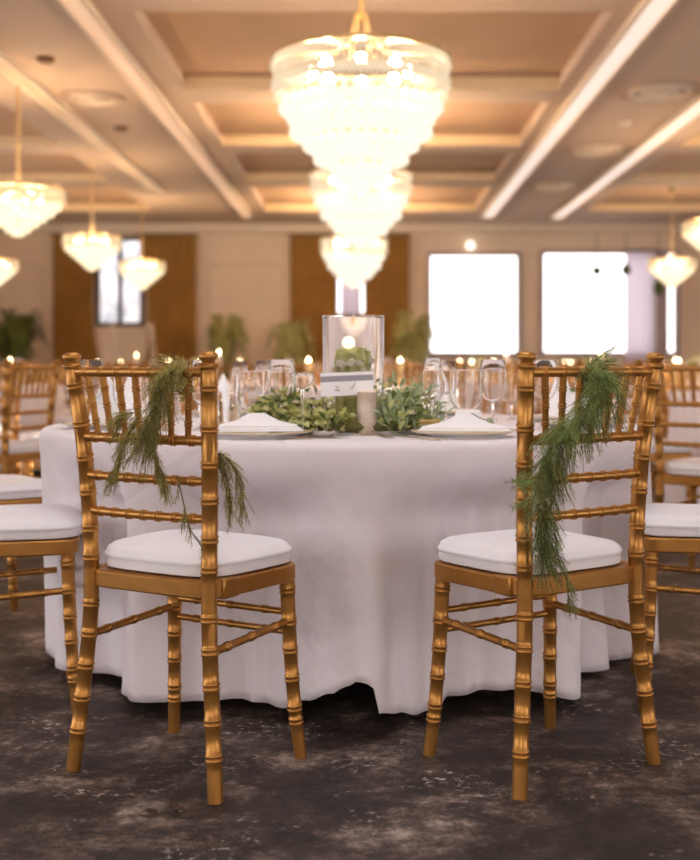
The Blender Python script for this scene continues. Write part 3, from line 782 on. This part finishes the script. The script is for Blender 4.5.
r = empty('flower_sprig', (p2[0] + .06, p2[1] - .01, TZ + .04), 0, 'tiny flower sprig lying against the napkin on the right plate', 'flowers')
b = MB(); b.tube([(-.05, .012, .03), (-.02, .0, .012), (.015, -.005, .0)], .0012, 5); b.build('stem', STEM, r)
b = MB()
for k in range(16):
    c = (random.gauss(.012, .008), random.gauss(-.006, .006), random.gauss(.003, .006)); b.sphere(c, random.uniform(.002, .004), 6)
b.build('blossom', LEAF_B, r)
SET = []
for ang, lb in ((200, 'left side of the table'), (165, 'far left side of the table'), (128, 'far side, left of the lantern'), (62, 'far side, right of the lantern'), (15, 'far right side of the table'), (-18, 'right side of the table')):
    a = math.radians(ang); x, y = TC[0] + .74 * math.cos(a), TC[1] + .74 * math.sin(a); SET.append((x, y, a, lb))
    plate(x, y, 'white plate at the ' + lb)
    m = MB(); n = 16       # cone-folded napkin
    rows = []
    for t in range(6):
        f = t / 5; rad = .055 * (1 - f) ** .8 + .004
        rows.append([(rad * math.cos(2 * PI * j / n) * (1 + .12 * math.sin(3 * 2 * PI * j / n)), rad * math.sin(2 * PI * j / n) * .7, .02 + .135 * f) for j in range(n)])
    m.grid(rows, True, True, True)
    o = m.build('cone_napkin', LINEN); o.location = (x, y, TZ); o.rotation_euler = (0, 0, a)
    tag(o, 'cone shaped white napkin at the ' + lb, 'napkin', 'white napkins on the front table')

# glassware: lathe profiles with wall thickness
def glass_profile(pts, t=.0014):
    outer = pts; inner = [(max(.0004, r - t), z) for r, z in reversed(pts) if r - t > .0035 and z > .0]
    return outer, inner
def stemware(foot, stem_h, bowl, n=32, wall=.0013):
    """foot radius, stem height, bowl = outer [(r,z above stem)]"""
    m = MB()
    prof = [(.0005, 0), (foot, 0), (foot, .002), (foot * .5, .005), (.005, .011), (.0036, .02), (.0034, stem_h * .6), (.0042, stem_h - .004)]
    prof += [(r, stem_h + z) for r, z in bowl]
    top = bowl[-1]
    prof += [(max(.0005, r - wall), stem_h + z + (wall if i == len(bowl) - 1 else 0)) for i, (r, z) in reversed(list(enumerate(bowl)))]
    m.lathe(prof, n, cap0=True, cap1=True); return m
def tumbler(R, h, n=32, wall=.0016, base=.008):
    m = MB(); m.lathe([(.0005, 0), (R * .82, 0), (R * .86, .002), (R, h), (R - wall, h), (R * .86 - wall, base), (.0005, base)], n, cap0=True, cap1=True); return m
WINE = stemware(.033, .085, [(.006, .002), (.022, .012), (.034, .030), (.039, .052), (.037, .08), (.031, .115)])
FLUTE = stemware(.031, .075, [(.006, .002), (.018, .014), (.029, .035), (.031, .058), (.027, .09), (.0215, .125)])
GOBLET = stemware(.034, .055, [(.007, .002), (.026, .010), (.038, .028), (.042, .055), (.0415, .085), (.040, .105)])
COUPE = stemware(.030, .125, [(.005, .002), (.016, .006), (.027, .018), (.030, .034), (.028, .042)])
TUMB = tumbler(.037, .115)
PROT = {}
def glass(kind, px, Y, label, sc=1.0, group='glassware on the front table', z=None, x=None):
    nm, mb_ = {'wine': ('wine_glass', WINE), 'flute': ('champagne_flute', FLUTE), 'goblet': ('water_goblet', GOBLET), 'coupe': ('coupe_glass', COUPE), 'tumbler': ('tumbler', TUMB)}[kind]
    if kind not in PROT:
        o = mb_.build(nm, GLASS, None, smooth=40); PROT[kind] = o
    else:
        o = PROT[kind].copy(); COL.objects.link(o)
    X = (px - VPX) * Y / FPX if x is None else x
    o.location = (X, Y, (TZ if z is None else z)); o.scale = (sc, sc, sc)
    return tag(o, label, 'glass', group)
glass('wine', 281, 3.20, 'tall wine glass behind the left folded napkin', 1.0)
glass('coupe', 302, 3.05, 'small coupe glass on a thin stem left of the paper card')
glass('tumbler', 229, 3.32, 'tumbler just right of the left chair post')
glass('goblet', 250, 3.38, 'water goblet between the tumbler and the tall wine glass', 1.05)
glass('flute', 433, 3.25, 'champagne flute right of the greenery', 1.02)
glass('goblet', 466, 3.22, 'wide water goblet behind the right folded napkin', 1.08)
glass('wine', 493, 3.20, 'wine glass just left of the right chair post')
glass('wine', 92, 3.45, 'wine glass seen between the left slats of the left chair')
glass('goblet', 128, 3.40, 'water goblet seen through the slats of the left chair')
glass('tumbler', 158, 3.36, 'tumbler seen beside the fern on the left chair')
glass('flute', 200, 3.42, 'champagne flute seen beside the right post of the left chair')
glass('goblet', 614, 3.60, 'water goblet seen through the right slats of the right chair')
glass('wine', 545, 3.42, 'wine glass seen through the left slats of the right chair')
for k, (px, Y, kd, lb) in enumerate(((265, 4.12, 'wine', 'blurred wine glass far behind the tall wine glass'), (240, 4.2, 'flute', 'blurred flute at the far side of the table, left'), (300, 4.3, 'goblet', 'blurred goblet on the far side, left of the lantern'),
        (412, 4.25, 'tumbler', 'blurred tumbler on the far side, right of the lantern'), (446, 4.2, 'wine', 'blurred wine glass on the far side behind the flute'), (512, 4.05, 'goblet', 'blurred goblet on the far side beside the right chair'), (180, 4.05, 'wine', 'blurred wine glass on the far side behind the left fern'))):
    glass(kd, px, Y, lb)

# cutlery
def fork(x, y, rz, label):
    r = empty('fork', (x, y, TZ + .003), rz, label, 'fork', 'forks on the front table')
    b = MB(); b.tube([(0, -.13, .0), (0, -.06, .001), (0, .0, .003), (0, .025, .002)], [.0045, .0035, .0022, .004], 8)
    b.box(-.011, .011, .022, .034, .000, .0025); b.build('handle', STEEL, r, .0008)
    for k in range(4):
        b = MB(); b.tube([(-.0095 + .0063 * k, .032, .001), (-.0095 + .0063 * k, .055, .005), (-.0095 + .0063 * k, .078, .013)], [.0018, .0016, .0009], 6); b.build('tine', STEEL, r)
p = on_table(398, 3.02); fork(p[0], p[1] - .01, .9, 'silver fork with its tines beside the greenery'); fork(p[0] + .035, p[1] + .04, .7, 'silver fork nearer the right front plate')
p = on_table(316, 2.99)
r = empty('table_knife', (p[0], p[1], TZ + .003), .0, 'silver table knife lying right of the left front plate', 'knife')
b = MB(); b.tube([(-.075, -.03, .001), (-.01, -.008, .002)], [.0055, .0042], 8); b.build('handle', STEEL, r)
b = MB(); b.grid([[(-.01, -.012, 0), (-.01, -.004, 0), (-.01, -.004, .0025), (-.01, -.012, .0025)], [(.04, .004, 0), (.04, .016, 0), (.04, .016, .002), (.04, .004, .002)], [(.085, .026, 0), (.085, .03, 0), (.085, .03, .001), (.085, .026, .001)]], True, True, True); b.build('blade', STEEL, r)

# lantern, card, candle and greenery
LX, LY, _ = on_table(353, 3.34)
r = empty('glass_lantern', (LX, LY, TZ), 0, 'tall clear glass cylinder in the middle of the front table', 'lantern')
b = MB(); b.lathe([(.0005, 0), (.082, 0), (.0855, .004), (.0855, .316), (.0845, .3195), (.0815, .316), (.0815, .012), (.0005, .012)], 56); b.build('cylinder', GLASS, r)
b = MB(); b.lathe([(.0815, .3155), (.0862, .3155), (.0868, .320), (.0862, .324), (.0815, .324)], 56, cap0=False, cap1=False)
b.f += []; b.build('rim', GLASS, r)
m = MB(); rnd = random.Random(2)
rows = []
for i, (rr, z) in enumerate(((.040, .013), (.052, .04), (.048, .12), (.046, .17), (.050, .20), (.044, .222), (.026, .230))):
    rows.append([(rr * (1 + .15 * rnd.uniform(-1, 1)) * math.cos(2 * PI * j / 26), rr * (1 + .15 * rnd.uniform(-1, 1)) * math.sin(2 * PI * j / 26), z + rnd.uniform(-.005, .005)) for j in range(26)])
m.grid(rows, True, True, True)
r = empty('moss_column', (LX, LY, TZ + .0), 0, 'mossy green clump with blossoms inside the glass cylinder', 'moss')
m.build('moss_body', MOSS, r)
b = MB(); rnd = random.Random(9)
for k in range(140):
    a = rnd.uniform(0, 2 * PI); z = rnd.uniform(.09, .225); q = Vector((.050 * math.cos(a), .058 * math.sin(a), z)); d = Vector((math.cos(a), math.sin(a), rnd.uniform(-.2, .9))).normalized()
    s = d.cross(Vector((0, 0, 1))).normalized() * .005; L = rnd.uniform(.012, .018); b.add([q - d * .006, q + d * L * .5 + s, q + d * L, q + d * L * .5 - s], [(0, 1, 2, 3)])
b.build('foliage', LEAF_A, r, smooth=0)
for k in range(9):
    a = rnd.uniform(PI * 1.05, PI * 1.95); z = rnd.uniform(.155, .20); b = MB()
    c = Vector((.056 * math.cos(a), .056 * math.sin(a), z))
    for q in range(5):
        b.sphere(c + Vector((.006 * math.cos(q * 1.257), -.002, .006 * math.sin(q * 1.257))), .0055, 8)
    b.build('blossom', PETAL, r)
b = MB(); b.sphere((0, 0, 0), .018, 20); b.v = [(x, y, z) for x, y, z in b.v]; o = b.build('globe_candle', GLOBE); o.location = (LX - .012, LY - .012, TZ + .229 + .017)
tag(o, 'small glowing round candle on the moss inside the glass cylinder', 'candle')

CX, CY, _ = on_table(347, 3.19)
r = empty('card_stand', (CX - .03, CY, TZ), 0, 'thin clear stand with a flat base holding up the white card', 'stand')
b = MB(); b.box(-.085, .010, -.03, .03, 0, .004); b.build('base', GLASS, r, .001)
b = MB(); b.box(.004, .008, -.012, .012, .004, .125); b.build('upright', GLASS, r)
b = MB(); b.box(-.002, .014, -.006, .004, .108, .126); b.build('clip', STEEL, r, .001)
r = empty('paper_card', (CX, CY - .009, TZ + .138), 0, 'white paper card with a grey band in front of the glass cylinder', 'card'); r.rotation_euler = (math.radians(-6), math.radians(-2.5), 0)
b = MB(); b.box(-.070, .070, -.001, .0005, -.032, .030); b.build('sheet', PAPER, r)
b = MB(); b.box(-.0695, .0695, -.0016, -.0011, .006, .021); b.build('grey_band', PAPERG, r)
b = MB()
for P in ([(.008, -.0015, -.010), (.012, -.0015, -.015), (.022, -.0015, .000)], [(-.030, -.0015, -.004), (-.026, -.0015, -.013), (-.020, -.0015, -.006)], [(-.034, -.0015, -.017), (-.020, -.0015, -.018)]):
    b.tube(P, .0009, 5)
b.build('handwriting', INK, r)
PX, PY, _ = on_table(367, 3.17)
r = empty('pillar_candle', (PX, PY, TZ), 0, 'birch bark pillar candle standing right below the card', 'candle')
b = MB(); rnd = random.Random(4); rows = []
for i in range(9):
    z = .115 * i / 8; rows.append([((.026 + rnd.uniform(-.0012, .0012)) * math.cos(2 * PI * j / 28), (.026 + rnd.uniform(-.0012, .0012)) * math.sin(2 * PI * j / 28), z) for j in range(28)])
b.grid(rows, True, True, True); b.build('bark_sleeve', BARK, r)
b = MB(); b.lathe([(.022, .1152), (.022, .119), (.002, .1195)], 24); b.build('wax_top', WAX, r)
b = MB(); b.tube([(.0, -.030, .01), (-.03, -.034, .003), (-.05, -.034, .003)], .002, 6); b.build('twine', BARK, r)

def leafquad(b, base, d, up, L, W, curl=.2):
    d = d.normalized(); s = d.cross(up); s = s.normalized() if s.length > 1e-4 else Vector((1, 0, 0)); n = s.cross(d).normalized()
    p1 = base + d * L * .35 + n * L * curl * .35; p2 = base + d * L * .7 + n * L * curl * .3; tip = base + d * L - n * L * curl * .2
    fold = n * W * .12
    b.add([base, p1 + s * W * .5 + fold, p1, p1 - s * W * .5 + fold, p2 + s * W * .4 + fold, p2, p2 - s * W * .4 + fold, tip],
          [(0, 1, 2), (0, 2, 3), (1, 4, 5, 2), (2, 5, 6, 3), (4, 7, 5), (5, 7, 6)])
r = empty('greenery_wreath', (LX + .0, LY - .02, TZ), 0, 'leafy green wreath with cream blossoms around the glass cylinder', 'wreath')
rnd = random.Random(21)
base = MB(); EX, EY = .205, .165
base.tube([(EX * math.cos(2 * PI * k / 40), EY * math.sin(2 * PI * k / 40), .024) for k in range(41)], .012, 8, False); base.build('vine_ring', STEM, r)
A, B_, D_ = MB(), MB(), MB()
x_ = math.cos
for k in range(1500):
    a = rnd.uniform(0, 2 * PI); rho = rnd.gauss(0, .038)
    hz = abs(rnd.gauss(0, .055)); hz = min(hz, (.105 if x_(a) < 0 else .140) - abs(rho) * .9); hz = max(hz, .008)
    x, y = (EX + rho) * math.cos(a), (EY + rho) * math.sin(a)
    x *= 1.04 if x < 0 else .86
    if math.hypot(x, y + .0 - .02) < .100: continue
    if y < -.05 and -.13 < x < .075: hz = min(hz, .045)
    if y < -.09 and abs(x - .032) < .045: continue
    p = Vector((x, y, hz + .004)); dirv = Vector((math.cos(a) * rnd.uniform(.2, 1) + rnd.gauss(0, .5), math.sin(a) * rnd.uniform(.2, 1) + rnd.gauss(0, .5), rnd.uniform(-.1, 1.0))).normalized()
    if p.z + dirv.z * .04 < .006: dirv.z = abs(dirv.z)
    upv = Vector((rnd.gauss(0, .6), -.5, 1)).normalized()
    if x < .04:
        (leafquad(A, p, dirv, upv, rnd.uniform(.022, .036), rnd.uniform(.016, .026)) if rnd.random() < .7 else leafquad(D_, p, dirv, upv, .03, .018))
    else:
        q = rnd.random()
        if q < .55: leafquad(B_, p, dirv, upv, rnd.uniform(.035, .06), rnd.uniform(.010, .015))
        elif q < .8: leafquad(A, p, dirv, upv, .03, .02)
        else: leafquad(D_, p, dirv, upv, .03, .018)
for mb_, mt in ((A, LEAF_A), (B_, LEAF_B), (D_, LEAF_D)): mb_.build('foliage', mt, r, smooth=60)
def blossom(c, s):
    b = MB()
    for ring, (n, rad, tilt) in enumerate(((5, 1.0, .35), (5, .7, .8), (4, .4, 1.2))):
        for k in range(n):
            a = 2 * PI * k / n + ring * .5; d = Vector((math.cos(a) * math.cos(tilt), math.sin(a) * math.cos(tilt), math.sin(tilt)))
            leafquad(b, Vector(c), d, Vector((0, 0, 1)), s * rad, s * rad * .85, -.25)
    b.build('blossom', PETAL, r, smooth=60)
for x, y, z, s in ((.155, -.13, .055, .024), (.10, -.165, .04, .018), (-.15, -.13, .085, .018), (-.09, -.165, .05, .016), (.19, -.03, .10, .022), (-.20, -.05, .09, .018), (.125, -.11, .095, .016)): blossom((x, y, z), s)

p = on_table(322, 3.06)
b = MB(); rows = []
for s, z in ((.35, 0), (.5, .001), (.85, .010), (1.0, .018), (.96, .0195), (.8, .012), (.45, .004), (.05, .003)):
    rows.append([(.040 * s * math.cos(2 * PI * j / 32) * (1 + .05 * math.cos(9 * 2 * PI * j / 32)), .024 * s * math.sin(2 * PI * j / 32), z + (.002 * math.cos(9 * 2 * PI * j / 32) if s > .8 else 0)) for j in range(32)])
b.grid(rows, True, True, True); o = b.build('shell_dish', STEEL); o.location = (p[0], p[1], TZ); tag(o, 'small silvery shell shaped dish in front of the wreath', 'dish')
p = on_table(428, 3.22)
r = empty('gilt_box', (p[0], p[1] - .02, TZ), .15, 'small pale gold box right of the wreath', 'box')
b = MB(); b.box(-.027, .027, -.02, .02, 0, .034); b.build('body', GILT, r, .002)
b = MB(); b.box(-.0285, .0285, -.0215, .0215, .034, .043); b.build('lid', GILT, r, .002)

# ---------------------------------------------------------------- the tables farther back
lowmb = MB()
for nm, mm, mt, bv in chair_parts(True):
    lowmb.cur = 1 if nm == 'seat_cushion' else 0; lowmb.merge(mm)
LOW = None
BT = [(-2.95, 6.7, 'the nearest left table behind'), (2.55, 6.75, 'the nearest right table behind'),
      (-3.3, 9.7, 'the left table of the third row'), (-.15, 9.3, 'the middle table of the third row'), (2.75, 9.8, 'the right table of the third row'),
      (-4.6, 12.9, 'the far left table of the fourth row'), (-1.75, 12.6, 'the left middle table of the fourth row'), (1.25, 12.7, 'the right middle table of the fourth row'), (4.2, 12.9, 'the far right table of the fourth row'),
      (-3.3, 16.2, 'the left table of the back row'), (-.2, 16.0, 'the middle table of the back row'), (2.9, 16.1, 'the right table of the back row')]
CW = [(270, 'front'), (315, 'front right'), (0, 'right'), (45, 'back right'), (90, 'back'), (135, 'back left'), (180, 'left'), (225, 'front left')]
VOT = None; bgcloth = None; bgtab = None; CANDLE = None; CENT = None
def tall_candle():
    r = empty('candle_holder', (0, 0, 0), 0, '', 'candle', 'lit candles on the tables behind')
    b = MB(); b.lathe([(.05, 0), (.05, .006), (.012, .02), (.010, .16), (.03, .18), (.03, .19)], 16); b.build('stand', GOLD2, r)
    b = MB(); b.lathe([(.022, .19), (.022, .27), (.004, .272)], 14); b.build('candle_stick', WAX, r)
    b = MB(); b.lathe([(.002, .272), (.010, .284), (.012, .294), (.007, .31), (.001, .325)], 12); b.build('flame', FLAME, r)
    return r
def centre_bouquet():
    r = empty('table_bouquet', (0, 0, 0), 0, '', 'flowers', 'bouquets on the tables behind')
    b = MB(); b.lathe([(.05, 0), (.06, .02), (.055, .09), (.05, .10), (.045, .09)], 16); b.build('vase', CHINA, r)
    rn = random.Random(7); b = MB(); f = MB()
    for k in range(160):
        a = rn.uniform(0, 2 * PI); e = rn.uniform(-.1, 1.4); d = Vector((math.cos(a) * math.cos(e), math.sin(a) * math.cos(e), math.sin(e)))
        leafquad(b, Vector((0, 0, .12)) + d * rn.uniform(.04, .09), d, Vector((0, 0, 1)), .05, .025)
    for k in range(14):
        a = rn.uniform(0, 2 * PI); e = rn.uniform(0, 1.4); f.sphere((.11 * math.cos(a) * math.cos(e), .11 * math.sin(a) * math.cos(e), .12 + .10 * math.sin(e)), .022, 8)
    b.build('foliage', LEAF_A, r, smooth=0); f.build('blooms', PETAL, r); return r
rnd = random.Random(77)
for ti, (x, y, ph) in enumerate(BT):
    R = .82
    if bgtab is None:
        bgtab = round_table(x, y, R - .008, .731, 'round table hidden under a white cloth, ' + ph, 'round tables behind')
        bgcloth = cloth(R, .735, lambda a, s: .12 + .03 * math.sin(5 * a), [(8, .014), (13, .016)], n=160, rows=8, seed=4, flare=.03).build('tablecloth', CLOTH, None, smooth=60)
        t_ = bgcloth; CANDLE = tall_candle(); CENT = centre_bouquet(); cn, bq = CANDLE, CENT
        tag(bgcloth, '', 'tablecloth', 'white tablecloths on the tables behind')
    else:
        copy_tree(bgtab, (x, y, 0), 0, 'round table hidden under a white cloth, ' + ph)
        t_ = bgcloth.copy(); COL.objects.link(t_); cn = copy_tree(CANDLE); bq = copy_tree(CENT)
    t_.location = (x, y, 0); t_.rotation_euler = (0, 0, ti * .7); t_['label'] = 'blurred white tablecloth on ' + ph
    cn.location = (x + .2, y - .12, .735); cn['label'] = 'tall lit candle on ' + ph
    bq.location = (x - .05, y + .05, .735); bq['label'] = 'pale leafy bouquet on ' + ph
    for vx, vy, vw in ((-.30, -.24, 'left'), (.04, -.38, 'front'), (.40, .02, 'right'), (-.12, .36, 'rear')):  # extra flames added to make the blurred bright dots
        if VOT is None:
            v_ = VOT = empty('bokeh_votive', (0, 0, 0), 0, '', 'candle', 'votives added for bokeh on the tables behind')
            b = MB(); b.lathe([(.022, 0), (.034, .015), (.010, .05), (.012, .12), (.034, .15), (.036, .19), (.033, .19), (.030, .155), (.01, .15)], 14); b.build('holder', GOLD2, v_)
            b = MB(); b.lathe([(.002, .155), (.015, .172), (.018, .185), (.011, .205), (.001, .225)], 12); b.build('flame', FLAME, v_)
        else: v_ = copy_tree(VOT)
        v_.location = (x + vx, y + vy, .735); v_['label'] = 'lit votive added for bokeh, %s one on %s' % (vw, ph)
    for ci, (ang, wd) in enumerate(CW):
        a = math.radians(ang + 22.5 + rnd.uniform(-4, 4)); rr = 1.13 + rnd.uniform(-.02, .06)
        cx, cy = x + rr * math.cos(a), y + rr * math.sin(a)
        lb = 'blurred gold chair at the %s of %s' % (wd, ph)
        rz = facing(cx, cy, x, y)
        if ti == 1 and wd in ('front left',): continue      # the sharper chair at the right edge sits here
        if ti < 2:
            copy_tree(chairL, (cx, cy, 0), rz, lb, 'gold chairs around the tables behind')
        else:
            if LOW is None:
                LOW = lowmb.build('chiavari_chair', [GOLD, CUSHION], None, smooth=50); c_ = LOW; tag(LOW, '', 'chair', 'gold chairs around the tables behind')
            else:
                c_ = LOW.copy(); COL.objects.link(c_)
            c_.location = (cx, cy, 0); c_.rotation_euler = (0, 0, rz); c_['label'] = lb
        if ang in (270, 315, 0, 180, 225, 90):
            kd = ('wine', 'goblet', 'flute')[(ci + ti) % 3]
            gx, gy = x + .52 * math.cos(a + .15), y + .52 * math.sin(a + .15)
            glass(kd, 0, gy, 'blurred %s at the %s of %s' % ({'wine': 'wine glass', 'goblet': 'goblet', 'flute': 'flute'}[kd], wd, ph), 1.1, 'glasses on the tables behind', .735, gx)

# ---------------------------------------------------------------- dry leaf on the floor
b = MB()
for k in range(5):
    leafquad(b, Vector((random.uniform(-.03, .03), random.uniform(-.015, .015), .004)), Vector((random.gauss(0, 1), random.gauss(0, .4), .12)), Vector((0, 0, 1)), .045, .02, .25)
o = b.build('dry_leaf_scrap', DRY); Yl = CAMZ * FPX / (816 - VPY); o.location = ((172 - VPX) * Yl / FPX, Yl, 0)
tag(o, 'small dark dry leaf scrap on the floor before the left chair', 'leaf')
